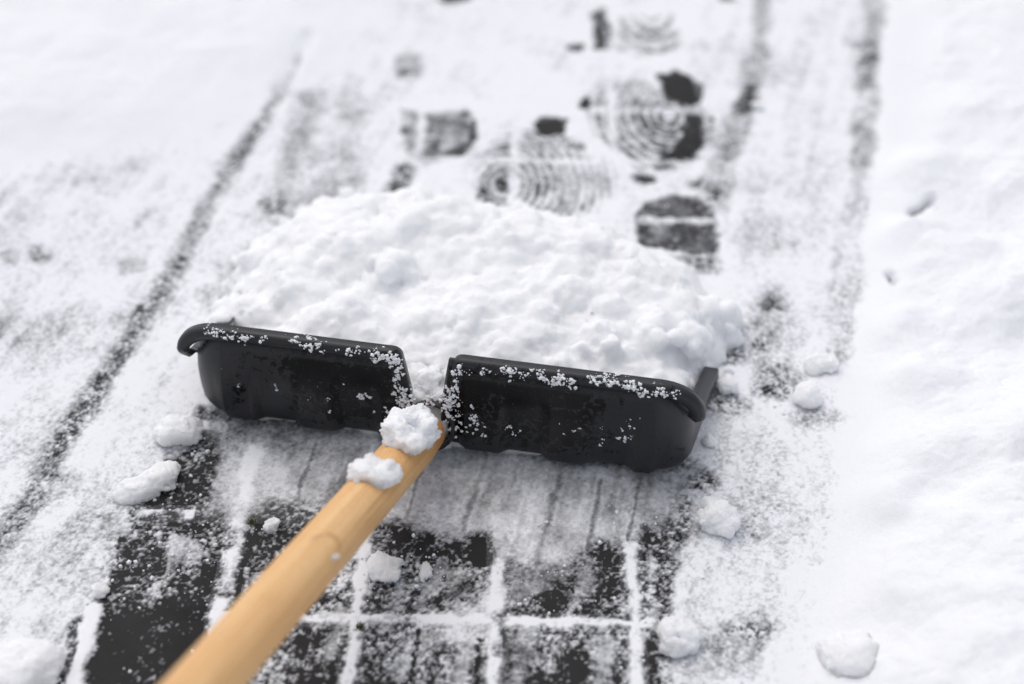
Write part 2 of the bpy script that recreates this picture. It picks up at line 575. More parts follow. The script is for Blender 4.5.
blob(476, 552, 18, 15, 0.05, soft=0.5); blob(430, 548, 16, 8, 0.25, soft=0.9); blob(462, 598, 14, 14, 0.35, film=0.5, soft=0.8)
blob(392, 540, 18, 10, 0.3, soft=0.9); blob(404, 612, 28, 16, 0.42, film=0, soft=0.9)
zone([(366, 632), (480, 630), (476, 800), (340, 800)], 0.56, soft=0.005, film=0.15)
zone([(452, 600), (492, 602), (500, 645), (470, 655), (445, 640)], 0.90, soft=0.008, film=0.05)
zone([(508, 566), (560, 566), (575, 585), (512, 612)], 0.78, soft=0.010, film=0.45)
zone([(560, 590), (600, 545), (626, 562), (624, 617), (510, 617), (540, 596)], 0.14, soft=0.010, film=0.15)
blob(590, 580, 12, 14, 0.6, film=0.85, soft=0.9); blob(612, 575, 9, 20, 0.06, soft=0.9); blob(530, 604, 10, 8, 0.75, soft=0.9)
zone([(506, 632), (626, 632), (632, 800), (490, 800)], 0.56, soft=0.004, film=0.15,)
blob(575, 672, 18, 20, 0.06, soft=0.8); stroke([(548, 634), (540, 690)], 0.006, 0.2, edge=0.9)
stroke([(520, 636), (508, 690)], 0.010, 0.85, edge=0.9, film=0.4); stroke([(602, 640), (598, 690)], 0.008, 0.7, edge=0.9)
zone([(642, 525), (668, 545), (672, 640), (676, 800), (645, 800), (640, 600)], 0.47, soft=0.005, film=0.15)
zone([(672, 545), (720, 545), (705, 690), (684, 690)], 0.92, soft=0.015)
stroke([(79, 625), (66, 690)], 0.006, 0.25, edge=0.7)
stroke([(98, 606), (84, 640), (72, 690)], 0.006, 0.99, deep=1.0, edge=0.4)
for bx0, by0, rx0, ry0 in ((545, 655, 16, 12), (600, 648, 12, 14), (430, 640, 18, 12), (400, 668, 14, 10), (330, 650, 10, 8), (455, 575, 12, 10), (540, 585, 14, 8), (260, 590, 10, 14), (650, 570, 8, 12), (655, 620, 8, 14)):
    blob(bx0, by0, rx0, ry0, 0.92, soft=1.0, w=0.85)
for x0, y0 in ((530, 640), (590, 560), (440, 560), (400, 585), (340, 610), (610, 645), (470, 650)):
    stroke([(x0, y0), (x0 - 8, y0 + 22), (x0 - 15, y0 + 45)], 0.004 + 0.003 * rng.random(), 0.93, film=0.35, edge=0.95, w=0.75)
# scratches the blade left in the thin film
for a_, w_ in ((((488, 452), (463, 530)), 0.0028), (((563, 466), (535, 566)), 0.0030), (((318, 438), (296, 500)), 0.0022),
               (((601, 480), (588, 548)), 0.0024), (((420, 470), (405, 520)), 0.0018), (((640, 480), (628, 540)), 0.0016)):
    stroke(a_, w_ * 0.75, 0.93, film=0.95, edge=0.9, crisp=True, w=0.85)
for a_, w_ in ((((262, 520), (243, 565), (235, 600)), 0.0022), (((310, 600), (300, 690)), 0.0026), (((420, 630), (408, 690)), 0.002), (((480, 640), (474, 690)), 0.0022)):
    stroke(a_, w_, 0.02, film=0, edge=0.7, crisp=True, w=0.9)

FILM0 = FILM.copy()
# streaks in the sweeping direction
gx_, gy_ = X * sc_ + Y * ss_, -X * ss_ + Y * sc_
streak = fbm2(gx_, gy_ * 0.10, 0.009, 3, 0.6, 5.0)
nf_ = 0.6 * vnoise2(X / 0.0025 + 9, Y / 0.003) + 0.5 * fbm2(X, Y, 0.0055, 2, 0.6, 88.0)
FILM = np.clip(FILM + (0.26 * nf_ + 0.38 * streak + 0.35 * fbm2(X, Y, 0.02, 3, 0.5, 15.0)) * smooth(0.15, 0.5, FILM), 0, 0.97)

# joints keep their snow where blocks were laid bare
fx, fy = joint_dist(NX, NY)
wob = 0.0030 * fbm2(X, Y, 0.02, 3, 0.6, 13.0)

jsl = smooth(0.99, 0.90, COVER)
filmk = smooth(0.32, 0.46, FILM0) * smooth(-0.004, 0.01, poly_sd(X, Y, G2(SW)))
holes = smooth(-0.62, -0.10, fbm2(X, Y, 0.035, 3, 0.5, 91.0))
track_keep = smooth(0.0, 1.0, COVER)
gxn, gyn = to_grid(X, Y)
swept = np.zeros(X.shape, np.float32)
sdsw = poly_sd(X, Y, G2(SW))
swept = smooth(-0.004, 0.01, sdsw).astype(np.float32)
inprint = np.zeros(X.shape, np.float32)
for pp in (P1, P2, P5, P6):
    q = G2(pp); sl = box_of(q, 0.02)
    inprint[sl] = np.maximum(inprint[sl], smooth(-0.003, 0.003, poly_sd(X[sl], Y[sl], q)))
gxa, gya = to_grid(X, Y)
jy = np.where((gxa > -2.94) & (gxa < -2.06) & (np.abs(gya) < 0.3), 0, 1 - smooth(0.0022, 0.0082, fy + wob))
jy = np.where((np.abs(gya - 1) < 0.3) & (gxa > -2.35), 0, jy)
jm = np.maximum(1 - smooth(0.0022, 0.0090, fx + wob), jy)
tm = smooth(-0.03, 0.03, poly_sd(X, Y, G2([(395, -60), (725, -60), (722, 262), (640, 250), (560, 215), (480, 205), (395, 200)])))
jmask = jm * np.maximum(holes * swept, np.maximum(0.85 * inprint, 0.35 * tm)) * (1 - 0.93 * filmk)
COVER = COVER * (1 - jmask) + 0.985 * jmask
DEEP = DEEP + 0.5 * jmask
FILM = FILM * (1 - jmask)
rowj = smooth(0.60, 0.52, np.abs(gxn - 0.5) / 1.0) * 0

# speckle
n = (0.75 * fbm2(X, Y, 0.014, 2, 0.6, 21.0) + 1.1 * fbm2(X, Y, 0.0052, 2, 0.6, 57.0) + 1.25 * vnoise2(X / 0.0026 + 9, Y / 0.0028)
     + 1.2 * vnoise2(X / 0.0015 + 31, Y / 0.0016 + 3) + 0.6 * fbm2(X, Y, 0.04, 2, 0.5, 33.0))
n = n / n.std()
C = np.clip(COVER, 0.003, 0.9995)
q = np.log(C / (1 - C)) / 1.70
namp = 0.36 + 0.50 * smooth(0.93, 0.55, COVER) * (1 - 0.5 * smooth(0.2, 0.45, FILM0))
T = q + namp * n + 0.75 * streak * swept * smooth(0.98, 0.8, COVER)
LP = fbm2(X, Y, 0.05, 4, 0.55, 101.0)
T = T + LP * (0.85 * smooth(2.5, 0.3, DEEP) * smooth(0.8, 0.95, COVER) + 1.0 * swept * smooth(0.98, 0.8, COVER))
along = fbm2((X - 0.27 * (Y - 1.0)), Y * 0.16, 0.013, 3, 0.6, 45.0)      # drawn-out streaks along the path
T = T + 0.75 * along * smooth(2.0, 0.3, DEEP) * smooth(0.8, 0.95, COVER) * (1 - swept)
TV = T + 0.6
thick = np.where(TV > 0, 1.5 * np.tanh(TV / 1.8), np.maximum(TV, -2.5)) * 0.36      # mm
lumpy = 0.5 + 0.5 * fbm2(X, Y, 0.022, 4, 0.55, 61.0)
soft_lump = fbm2(X, Y, 0.10, 3, 0.42, 23.0)
depth = DEEP * (0.75 + 0.45 * lumpy) * smooth(-0.1, 1.3, T)
Zmm = thick + depth
# bigger relief: the ploughed bank on the right, low drifts elsewhere
bank_line = G2([(905, -60), (893, 60), (888, 150), (884, 250), (876, 330), (880, 420), (872, 500), (852, 560), (836, 620), (822, 720), (812, 900)])
bx = np.interp(Y, bank_line[::-1, 1] if bank_line[0, 1] > bank_line[-1, 1] else bank_line[:, 1], bank_line[::-1, 0] if bank_line[0, 1] > bank_line[-1, 1] else bank_line[:, 0])
d_in = X - bx + 0.035 * fbm2(X, Y, 0.12, 3, 0.45, 19.0)
rise = 1 - np.exp(-(np.maximum(d_in, 0) / 0.15) ** 1.6)
near = smooth(1.35, 0.75, Y)
bank = rise * (26 + 62 * near) * (0.85 + 0.5 * soft_lump) + smooth(0, 0.05, d_in) * (7 * fbm2(X, Y, 0.055, 3, 0.45, 71.0) + 1.0 * lumpy)
bank = np.maximum(bank, 0) * (1 - smooth(3, 8, np.hypot(X, Y)) * 0.6)
for (mx, my, r_, h_) in ((922, 178, 0.045, 16), (905, 240, 0.03, 12), (895, 330, 0.03, 10), (915, 390, 0.03, 12), (880, 510, 0.03, 10), (900, 600, 0.04, 14), (990, 330, 0.05, 16), (1000, 480, 0.05, 16), (985, 120, 0.06, 14), (935, 262, 0.05, 10), (900, 470, 0.04, 10), (950, 420, 0.06, 12), (960, 560, 0.06, 12)):
    c = G(mx, my)[:2]
    dd = np.hypot(X - c[0], Y - c[1]) / r_
    bank = bank + h_ * np.exp(-dd * dd * 1.6) * (1 + 0.3 * soft_lump)
left_drift = smooth(0.05, 0.55, -(X + 0.18) + 0.9 * (Y - 1.25)) * 16 * (0.8 + 0.5 * soft_lump)
fluff = smooth(0.0, 0.06, d_in) * (2.6 * fbm2(X, Y, 0.022, 4, 0.55, 63.0) + 1.2 * np.abs(fbm2(X, Y, 0.012, 2, 0.5, 64.0)))
Zmm = Zmm + bank + fluff + left_drift
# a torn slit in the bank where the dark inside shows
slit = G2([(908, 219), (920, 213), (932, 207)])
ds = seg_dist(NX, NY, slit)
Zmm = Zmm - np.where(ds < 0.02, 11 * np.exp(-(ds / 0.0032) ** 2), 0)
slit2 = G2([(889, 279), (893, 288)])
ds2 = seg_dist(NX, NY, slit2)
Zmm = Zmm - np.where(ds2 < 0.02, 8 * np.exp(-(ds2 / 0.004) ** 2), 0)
# nothing thick under the blade
LX, LY = (X - SO[0]) * sc_ + (Y - SO[1]) * ss_, -(X - SO[0]) * ss_ + (Y - SO[1]) * sc_
under = (np.abs(LX) < 0.205) & (LY > -0.012) & (LY < 0.27)
Zmm = np.where(under, np.minimum(Zmm, 0.9), Zmm)
far_r = np.hypot(X, Y - 1)
Zmm = np.where(far_r > 1.4, np.maximum(Zmm, 3), Zmm)
snow = grid_mesh('snow', xs, ys, Zmm * 0.001, M_snow_ground)
thin = smooth(-0.75, 2.7, T + DEEP * 0.55) * (1 - 0.80 * FILM)
thin = np.where(bank > 3, 1.0, thin)
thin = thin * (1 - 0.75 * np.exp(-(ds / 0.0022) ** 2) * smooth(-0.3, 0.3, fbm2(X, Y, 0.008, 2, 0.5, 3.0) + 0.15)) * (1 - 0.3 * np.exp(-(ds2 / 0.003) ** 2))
point_attr(snow, 'thin', thin)
tag(snow, 'thin trodden snow lying over the dark paving', None, None, 'stuff')


def ground_z(x, y):
    i = min(max(np.searchsorted(xs, x), 0), len(xs) - 1); j = min(max(np.searchsorted(ys, y), 0), len(ys) - 1)
    return max(0.0, float(Zmm[j, i]) * 0.001)


# ------------------------------------------------------------------ the snow shovel
shovel = bpy.data.objects.new('snow_shovel', None)
COL.objects.link(shovel)
shovel.empty_display_size = 0.05
shovel.location = SO
shovel.rotation_euler = (0, 0, SANG)
tag(shovel, 'black plastic snow shovel with a pale wooden handle pushing a heap of snow', 'snow shovel')

NC = -0.0095                      # where the notch sits
ZT = 0.0925
HALF = 0.197
YF = 0.126


def half_w(z):
    return np.interp(z, [0, .002, .006, .013, .025, .05, ZT], [.187, .193, .1965, .1985, .1990, .199, HALF])


def back_y(x, z):
    y = np.interp(z, [0, .002, .006, .013, .028, .05, ZT], [.006, -.001, -.0055, -.008, -.008, -.006, .001])
    rib = np.clip(3.0 * np.sin(2 * math.pi * (x + 0.012) / 0.066), -1, 1) * 0.5 + 0.5
    y = y + 0.0060 * rib * (1 - smooth(.012, .070, z))
    y = y + 0.022 * (1 - smooth(0.0095, 0.0135, abs(x - NC)))
    return y


def top_z(x):
    """height of the back panel's upper edge"""
    ax = abs(x)
    r = 0.026
    z = ZT
    if ax > HALF - r:
        t = min((ax - (HALF - r)) / r, 1)
        z = ZT - r * 0.9 * (1 - math.sqrt(max(0, 1 - t * t)))
    nx = abs(x - NC)
    low = 0.030
    z = low + (z - low) * min(1.0, max(0.0, (nx - 0.0135) / 0.008)) ** 0.72
    return z


lv = np.array([0, .0012, .003, .006, .010, .015, .021, .028, .036, .045, .055, .065, .075, ZT])
nb = 240
verts, rows = [], []
for z0 in lv:
    hw = half_w(z0)
    r = 0.028
    row = []
    def side(sx):
        pts = []
        for t in np.linspace(1, 0, 26):
            y = back_y(sx * hw, z0) + r + t * (YF - r)
            zt = 0.056 - 0.42 * (y - 0.015)
            zt = max(zt, 0.006)
            flare = 0.012 * t
            pts.append((sx * (hw + flare), y, z0 * zt / ZT))
        for a in np.linspace(0, math.pi / 2, 9)[1:-1]:
            x = sx * (hw - r + r * math.cos(a)); y = back_y(sx * hw, z0) + r - r * math.sin(a)
            zt = 0.060 + (top_z(sx * (HALF - 0.01)) - 0.060) * math.sin(a)
            pts.append((x, y, z0 * zt / ZT))
        return pts
    row += side(-1)
    for x in np.linspace(-(hw - r), hw - r, nb):
        row.append((x, float(back_y(x, z0)), z0 * top_z(x) / ZT))
    row += side(1)[::-1]
    rows.append(row)
nr = len(rows[0])
verts = [((x - NC) * 1.020 + NC - 0.0050, y, z + 0.0035) for row in rows for x, y, z in row]
faces = []
for k_ in range(len(rows) - 1):
    for i in range(nr - 1):
        a = k_ * nr + i
        faces.append((a, a + 1, a + 1 + nr, a + nr))
faces.append(tuple(range(nr - 1, -1, -1)))
blade = mesh_from('blade', verts, faces, M_plastic, shovel)
blade.data.polygons[len(faces) - 1].use_smooth = False
md = blade.modifiers.new('thickness', 'SOLIDIFY'); md.thickness = 0.003; md.offset = -1
va = np.array(verts)


def wet_of(p):
    x, z = p[:, 0] - NC, p[:, 2]
    ax = np.abs(x)
    lat = smooth(0.165, 0.105, ax + 0.25 * (0.05 - z) * (x < 0)) * np.where(x < 0, smooth(0.19, 0.08, ax), 1)
    ver = smooth(0.012, 0.034, z) * smooth(0.090, 0.082, z)
    return lat * ver


point_attr(blade, 'wet', wet_of(va))


def sweep(name, path, normals, section, mat, parent, closed_section=True, scales=None):
    """section: (out, y) pairs carried along an x-z path"""
    m_ = len(section)
    vs_, fs_ = [], []
    for i, ((x, z, y0), (nx, nz)) in enumerate(zip(path, normals)):
        for (o_, y_) in section:
            s_ = 1 if scales is None else scales[i]
            vs_.append((x + nx * o_ * s_, y_ + y0, z + nz * o_ * s_))
    for i in range(len(path) - 1):
        for j in range(m_):
            a, b = i * m_ + j, i * m_ + (j + 1) % m_
            fs_.append((a, b, b + m_, a + m_))
    fs_.append(tuple(range(m_))[::-1])
    fs_.append(tuple((len(path) - 1) * m_ + j for j in range(m_)))
    o_ = mesh_from(name, vs_, fs_, mat, parent)
    return o_


def rim(sgn):
    pts = []
    xn_b, xn_t = NC + sgn * 0.0135, NC + sgn * 0.0215     # notch edge, low and high
    zt = ZT + 0.0045
    xo = 0.2045 if sgn > 0 else -0.2130
    R = 0.034
    for t in np.linspace(0, 1, 10):
        pts.append((xn_b + (xn_t - xn_b) * t ** 1.4, 0.030 + (zt - 0.006 - 0.030) * t))
    for a in np.linspace(0, math.pi / 2, 6)[1:]:
        pts.append((xn_t + sgn * 0.006 * (1 - math.cos(a)), zt - 0.006 + 0.006 * math.sin(a)))
    for t in np.linspace(0, 1, 30)[1:]:
        pts.append((xn_t + sgn * 0.006 + (xo - sgn * R - xn_t - sgn * 0.006) * t, zt))
    for a in np.linspace(0, math.pi / 2, 14)[1:]:
        pts.append((xo - sgn * R + sgn * R * math.sin(a), zt - R * 0.78 * (1 - math.cos(a))))
    xe, ze = pts[-1]
    for t in (0.3, 0.65, 1.0):
        pts.append((xe - sgn * 0.0055 * t * t, ze - 0.010 * t))
    nrm = []
    for i in range(len(pts)):
        a, b = pts[max(i - 1, 0)], pts[min(i + 1, len(pts) - 1)]
        tx, tz = b[0] - a[0], b[1] - a[1]
        ln = math.hypot(tx, tz)
        nx, nz = -tz / ln * sgn, tx / ln * sgn
        nrm.append((nx, nz))
    path = [(x, z, float(0.003 + 0.012 * smooth(0.075, 0.05, z) * (abs(x) > 0.1))) for x, z in pts]
    sec = [(-.0088, -.0058), (-.0045, -.0068), (-.001, -.0066), (.0010, -.0048), (.0018, -.002), (.0014, .0030), (-.0012, .0030),
           (-.0008, -.002), (-.0014, -.0040), (-.0045, -.0050), (-.0088, -.0042)]
    o_ = sweep('rim', path, nrm, sec, M_plastic, shovel)
    v_ = np.array([v.co[:] for v in o_.data.vertices])
    point_attr(o_, 'wet', 0.25 * wet_of(v_ * [1, 1, 0.8]))
    return o_


rim(-1); rim(1)

# flat rail that runs forward along the top of each side wall
for sgn in (-1, 1):
    vs_, fs_ = [], []
    ysn = np.linspace(0.012, 0.125, 28)
    for y in ysn:
        zt = max(0.056 - 0.42 * (y - 0.015), 0.006) + 0.0035
        xo = sgn * (HALF + 0.010 * (y - .03) / 0.12) - 0.0055
        sec = [(-.002, -.0012), (-.002, .0018), (.0085, .0016), (.0102, .0002), (.0104, -.006), (.0084, -.006), (.0080, -.0014)]
        for dx, dz in sec:
            vs_.append((xo + sgn * dx, y, zt + dz))
    m_ = 7
    for i in range(len(ysn) - 1):
        for j in range(m_):
            a, b = i * m_ + j, i * m_ + (j + 1) % m_
            fs_.append((a, b, b + m_, a + m_) if sgn < 0 else (a + m_, b + m_, b, a))
    fs_.append(tuple(range(m_))); fs_.append(tuple((len(ysn) - 1) * m_ + j for j in range(m_)))
    rl = mesh_from('side_rail', vs_, fs_, M_plastic, shovel)
    point_attr(rl, 'wet', np.zeros(len(vs_)))

# handle: straight round pole, cut end sitting in the socket
DIAM = 0.0362
A0 = to_shovel(G(425, 432, 0.037))
A1 = to_shovel(G(203, 686, 0.178))
axis_v = Vector(A1 - A0).normalized()
LEN = 1.15
rot = axis_v.to_track_quat('Z', 'Y').to_matrix().to_4x4()
na = 64
zs = np.concatenate([np.linspace(0, 0.46, 330), np.linspace(0.46, LEN, 40)[1:]])
vs_, fs_ = [], []
for zi in zs:
    for j in range(na):
        a = 2 * math.pi * j / na
        r_ = DIAM / 2 * (1 + 0.006 * math.sin(2 * a + 9 * zi) + 0.004 * math.sin(31 * zi))
        r_ *= 0.90 + 0.10 * min(1.0, zi / 0.03) if zi < 0.03 else 1
        if LEN - zi < 0.012: r_ *= math.sqrt(max(0.05, 1 - ((0.012 - (LEN - zi)) / 0.0125) ** 2))
        vs_.append((r_ * math.cos(a), r_ * math.sin(a), zi))
for i in range(len(zs) - 1):
    for j in range(na):
        a, b = i * na + j, i * na + (j + 1) % na
        fs_.append((a, b, b + na, a + na))
fs_.append(tuple(range(na))[::-1]); fs_.append(tuple((len(zs) - 1) * na + j for j in range(na)))
handle = mesh_from('handle', vs_, fs_, M_wood, shovel)
Mh = Matrix.Translation(Vector(A0)) @ rot
handle.matrix_local = Mh
hv = np.array(vs_)
hn = np.array([rot.to_3x3() @ Vector((v[0], v[1], 0)) for v in vs_])


def on_handle(px, py):
    """the spot of the handle's surface seen at this place of the photograph (shovel frame, normal)"""
    o_ = to_shovel([0, 0, CAM_H]); p_ = to_shovel(G(px, py, 0.0)); d = p_ - o_; d /= np.linalg.norm(d)
    Mi = Mh.inverted()
    ol = np.array(Mi @ Vector(o_)); dl = np.array(Mi.to_3x3() @ Vector(d))
    a = dl[0] ** 2 + dl[1] ** 2; b = 2 * (ol[0] * dl[0] + ol[1] * dl[1]); c = ol[0] ** 2 + ol[1] ** 2 - (DIAM / 2) ** 2
    disc = max(b * b - 4 * a * c, 0)
    t = (-b - math.sqrt(disc)) / (2 * a)
    return ol + dl * t


kp = on_handle(327, 548)
dk = np.hypot(np.hypot(hv[:, 0] - kp[0], hv[:, 1] - kp[1]), (hv[:, 2] - kp[2]) * 0.7)
kp2 = on_handle(272, 600)
dk2 = np.hypot(np.hypot(hv[:, 0] - kp2[0], hv[:, 1] - kp2[1]), (hv[:, 2] - kp2[2]) * 0.5)
point_attr(handle, 'knot', 0.6 * np.exp(-((dk - 0.0105) / 0.0018) ** 2) * smooth(-0.2, 0.5, fbm3(hv, 0.006, 3, 0.6, 1.0)+0.35) * smooth(-0.004, 0.006, kp[2] + 0.003 - hv[:, 2]) + 0.12 * np.exp(-(dk2 / 0.004) ** 2))
point_attr(handle, 'wet', smooth(0.11, 0.02, hv[:, 2]) * 0.8 + smooth(0.035, 0.015, hv[:, 2]) * 0.3)

# socket of the blade that holds the handle
vs_, fs_ = [], []
sz = [(-0.060, 0.0200), (-0.05, 0.0210), (-0.030, 0.0212), (-0.016, 0.0210), (-0.010, 0.0204), (-0.0095, 0.0190), (-0.013, 0.0172), (-0.05, 0.0160)]
for zi, r_ in sz:
    for j in range(40):
        a = 2 * math.pi * j / 40
        vs_.append((r_ * math.cos(a), r_ * math.sin(a), zi))
for i in range(len(sz) - 1):
    for j in range(40):
        a, b = i * 40 + j, i * 40 + (j + 1) % 40
        fs_.append((a, b, b + 40, a + 40))
fs_.append(tuple(range(40))[::-1])
socket = mesh_from('socket', vs_, fs_, M_plastic, shovel)
socket.matrix_local = Mh
point_attr(socket, 'wet', np.ones(len(vs_)) * 0.4)

# ------------------------------------------------------------------ snow lumps
def ico(sub):
    bm = bmesh.new()
    bmesh.ops.create_icosphere(bm, subdivisions=sub, radius=1.0)
    v = np.array([p.co[:] for p in bm.verts]); f = [tuple(q_.index for q_ in fc.verts) for fc in bm.faces]
    bm.free()
    return v, f


ICO = {s_: ico(s_) for s_ in (1, 2, 4, 5, 6)}


def remeshed(verts, faces, voxel, iters=4):
    me = bpy.data.meshes.new('tmp')
    me.from_pydata(verts.tolist(), [], faces.tolist())
    o = bpy.data.objects.new('tmp', me)
    COL.objects.link(o)
    m = o.modifiers.new('r', 'REMESH'); m.mode = 'VOXEL'; m.voxel_size = voxel
    s = o.modifiers.new('s', 'SMOOTH'); s.factor = 0.5; s.iterations = iters
    dg = bpy.context.evaluated_depsgraph_get()
    dg.update()
    res = bpy.data.meshes.new_from_object(o.evaluated_get(dg))
    bpy.data.objects.remove(o); bpy.data.meshes.remove(me)
    return res


def crumb_cluster(seed, sq=(1, 1, 1), n_=110, rough=1.0):
    """many crumbs of different size frozen together, about 1 unit in radius"""
    r_ = np.random.default_rng(seed)
    vv, ff, o_ = [], [], 0
    bv, bf = ICO[2]

    def ball(c, r):
        nonlocal o_
        vv.append(bv * r + c); ff.extend([(a + o_, b + o_, d + o_) for a, b, d in bf]); o_ += len(bv)
    for _ in range(9):
        c = r_.normal(size=3) * 0.22
        ball(c, 0.45 + 0.2 * r_.random())
    for _ in range(n_):
        d = r_.normal(size=3); d /= np.linalg.norm(d)
        r = 0.09 + 0.26 * r_.random() ** 1.6
        ball(d * (0.84 - r * 0.85 + 0.07 * rough * r_.normal()), r)
    m_ = remeshed(np.concatenate(vv) * np.array(sq), np.array(ff), 0.040, 5)
    k_ = len(m_.vertices)
    a_ = np.empty(k_ * 3, np.float32); m_.vertices.foreach_get('co', a_); a_ = a_.reshape(-1, 3)
    b_ = np.empty(k_ * 3, np.float32); m_.vertex_normals.foreach_get('vector', b_); b_ = b_.reshape(-1, 3)
    warp = np.stack([fbm3(a_, 0.95, 2, 0.5, seed + 10.0 * i_) for i_ in range(3)], 1)
    a_ = a_ + 0.30 * warp * np.array(sq)
    a_ = a_ + b_ * (0.15 * rough * fbm3(a_, 0.45, 4, 0.6, seed * 1.3) + 0.09 * rough * fbm3(a_, 0.13, 3, 0.6, seed))[:, None]
    return m_, a_


def lump_object(name, m_, co_):
    m_.vertices.foreach_set('co', np.asarray(co_, np.float32).ravel())
    m_.update()
    m_.polygons.foreach_set('use_smooth', np.ones(len(m_.polygons), bool))
    m_.materials.clear(); m_.materials.append(M_snow)
    m_.name = name
    o = bpy.data.objects.new(name, m_)
    COL.objects.link(o)
    return o


def clump(px, py, rpx, label, seed, sq=(1, 1, 0.8), sub=5, sink=0.40, rough=0.10, group='loose snow clumps on the paving', rz=0.0, lobes=7, z=None):
    g = G(px, py, 0.0)
    fwd = g[1] * CP + CAM_H * SP
    r = rpx * fwd / FPX
    gz = ground_z(g[0], g[1]) if z is None else z
    g = G(px, py, gz + r * sq[2] * (0.9 - sink))
    m_, v = crumb_cluster(seed, sq, 60 if sub == 4 else 110, 0.6 + rough * 3)
    c_, s_ = math.cos(rz), math.sin(rz)
    v = np.stack([v[:, 0] * c_ - v[:, 1] * s_, v[:, 0] * s_ + v[:, 1] * c_, v[:, 2]], 1)
    o = lump_object('snow_clump', m_, v * r)
    o.location = g
    return tag(o, label, 'snow clump', group)


clump(717, 518, 22, 'round snow clump lying alone to the right of the black blade', 3, sq=(1, 1.05, .9), rough=0.13)
clump(678, 640, 25, 'round white snow clump at the bottom beside the speckled paving, right of the swept blocks', 5, sq=(1, 0.95, .8), rough=0.09)
clump(150, 483, 26, 'long flattened snow clump left of the dark blocks, below the left end of the blade', 8, sq=(1.25, .85, .55), rz=0.5, sink=0.35)
clump(179, 430, 24, 'soft snow clump just below the left end of the black blade', 12, sq=(1.1, .9, .7), sink=0.3)
clump(808, 396, 15, 'small rounded snow clump on thin snow right of the shovel, nearer one of the pair', 15, sink=0.35, rough=0.07)
clump(824, 364, 15, 'small rounded snow clump right of the heap, farther one of the pair', 17, sq=(1.2, 1, .7), sink=0.4, rough=0.07)
clump(727, 385, 13, 'small snow clump touching the side rail at the right end of the blade', 19, sink=0.3)
clump(708, 440, 8, 'tiny snow clump just right of the lower corner of the blade', 20, sink=0.3, sub=4)
clump(386, 569, 23, 'flat broken snow clump on the swept blocks right of the wooden handle', 23, sq=(1.1, .9, .35), rough=0.2, sink=0.3)
clump(272, 524, 9, 'small snow crumb on the joint left of the wooden handle', 26, sub=4, rough=0.15)
clump(18, 668, 34, 'large soft snow clump at the lower left corner of the photo', 28, sq=(1.2, .9, .7), sink=0.35, rough=0.1)
clump(846, 654, 31, 'blurred round snow clump on the foot of the snow bank at lower right', 31, sq=(1.1, 1, .6), sink=0.65, rough=0.06)
clump(757, 106, 6, 'tiny snow clump at the end of the dark track behind the footprints', 33, sub=4, sink=0.2)
clump(100, 590, 10, 'small snow lump on the white edge left of the bare dark block', 36, sub=4, sink=0.4)
clump(426, 573, 9, 'small crumbly snow lump on the middle swept block beside the white joint', 38, sub=4, rough=0.2, sq=(.8, 1.4, .6), sink=0.3)

# ------------------------------------------------------------------ the heap pushed together in front of the blade
edge_px = [(238, 320), (240, 290), (243, 268), (246, 240), (262, 226), (296, 224), (300, 200), (340, 190), (380, 196), (420, 186), (470, 200), (520, 205), (548, 216),
           (600, 232), (640, 250), (690, 262), (715, 288), (730, 318), (722, 345), (704, 362)]
edge_l = [to_shovel(G(x, y, 0.022)) for x, y in edge_px]
poly = [(p[0], p[1]) for p in edge_l] + [(0.190, 0.012), (0.03, 0.006), (0.006, -0.002), (-0.024, -0.002), (-0.04, 0.006), (-0.172, 0.006)]
poly = np.array(poly)
bm = bmesh.new()
cand = rng.random((60000, 2)) * (poly.max(0) - poly.min(0)) + poly.min(0)
sd = poly_sd(cand[:, 0], cand[:, 1], poly)


def heap_h(x, y, d):
    """envelope of the heap; the wall of the blade holds it up on the near side"""
    hold = smooth(0.10, 0.0, y) * 0.03 * (np.abs(x) < 0.19)
    h = 0.076 * (1 - np.exp(-np.maximum(d + hold, 0) / 0.030))
    h = h * (0.78 + 0.30 * fbm2(x, y, 0.09, 2, 0.5, 3.3) + 0.10)
    h = h * (0.80 + 0.20 * smooth(-0.21, -0.08, x))
    return np.minimum(h, 0.079 + 0.20 * np.maximum(y - 0.01, 0))


spheres = []
hh = heap_h(cand[:, 0], cand[:, 1], sd)
cnt = 0
for (x, y), d, h in zip(cand, sd, hh):
    if d < 0.003 or (d < 0.016 and rng.random() < 0.45): continue
    r = 0.006 + 0.026 * rng.random() ** 2.4
    r = min(r, d + 0.008)
    z = h - r * (0.85 + 0.3 * rng.random())
    spheres.append((x, y, max(z, 0.002), r)); cnt += 1
    if cnt > 1000: break
for (px, py, zc, r) in ((600, 322, .070, .016), (690, 322, .056, .017), (655, 310, .066, .016), (705, 300, .045, .017), (540, 300, .076, .014),
                        (480, 280, .076, .018), (400, 250, .074, .017), (330, 215, .060, .017), (370, 205, .055, .015), (300, 225, .055, .016), (265, 245, .040, .016), (430, 210, .055, .016), (500, 225, .055, .014), (620, 270, .055, .017), (670, 275, .045, .016), (285, 280, .06, .016), (262, 300, .045, .013)):
    c = to_shovel(G(px, py, zc))
    spheres.append((c[0], c[1], zc - r * 1.12, r))
    for _ in range(5):
        spheres.append((c[0] + 0.012 * rng.normal(), c[1] + 0.010 * rng.normal(), zc - r * 0.9 + 0.003 * rng.normal(), r * (0.3 + 0.35 * rng.random())))
for (ex, ey) in list(zip(*[np.interp(np.linspace(0, len(edge_px) - 1, 90), np.arange(len(edge_px)), [p[k_] for p in edge_l]) for k_ in (0, 1)])):
    r = 0.003 + 0.009 * rng.random() ** 1.7
    spheres.append((ex + 0.009 * rng.normal(), ey + 0.008 * rng.normal(), r * 0.6, r))
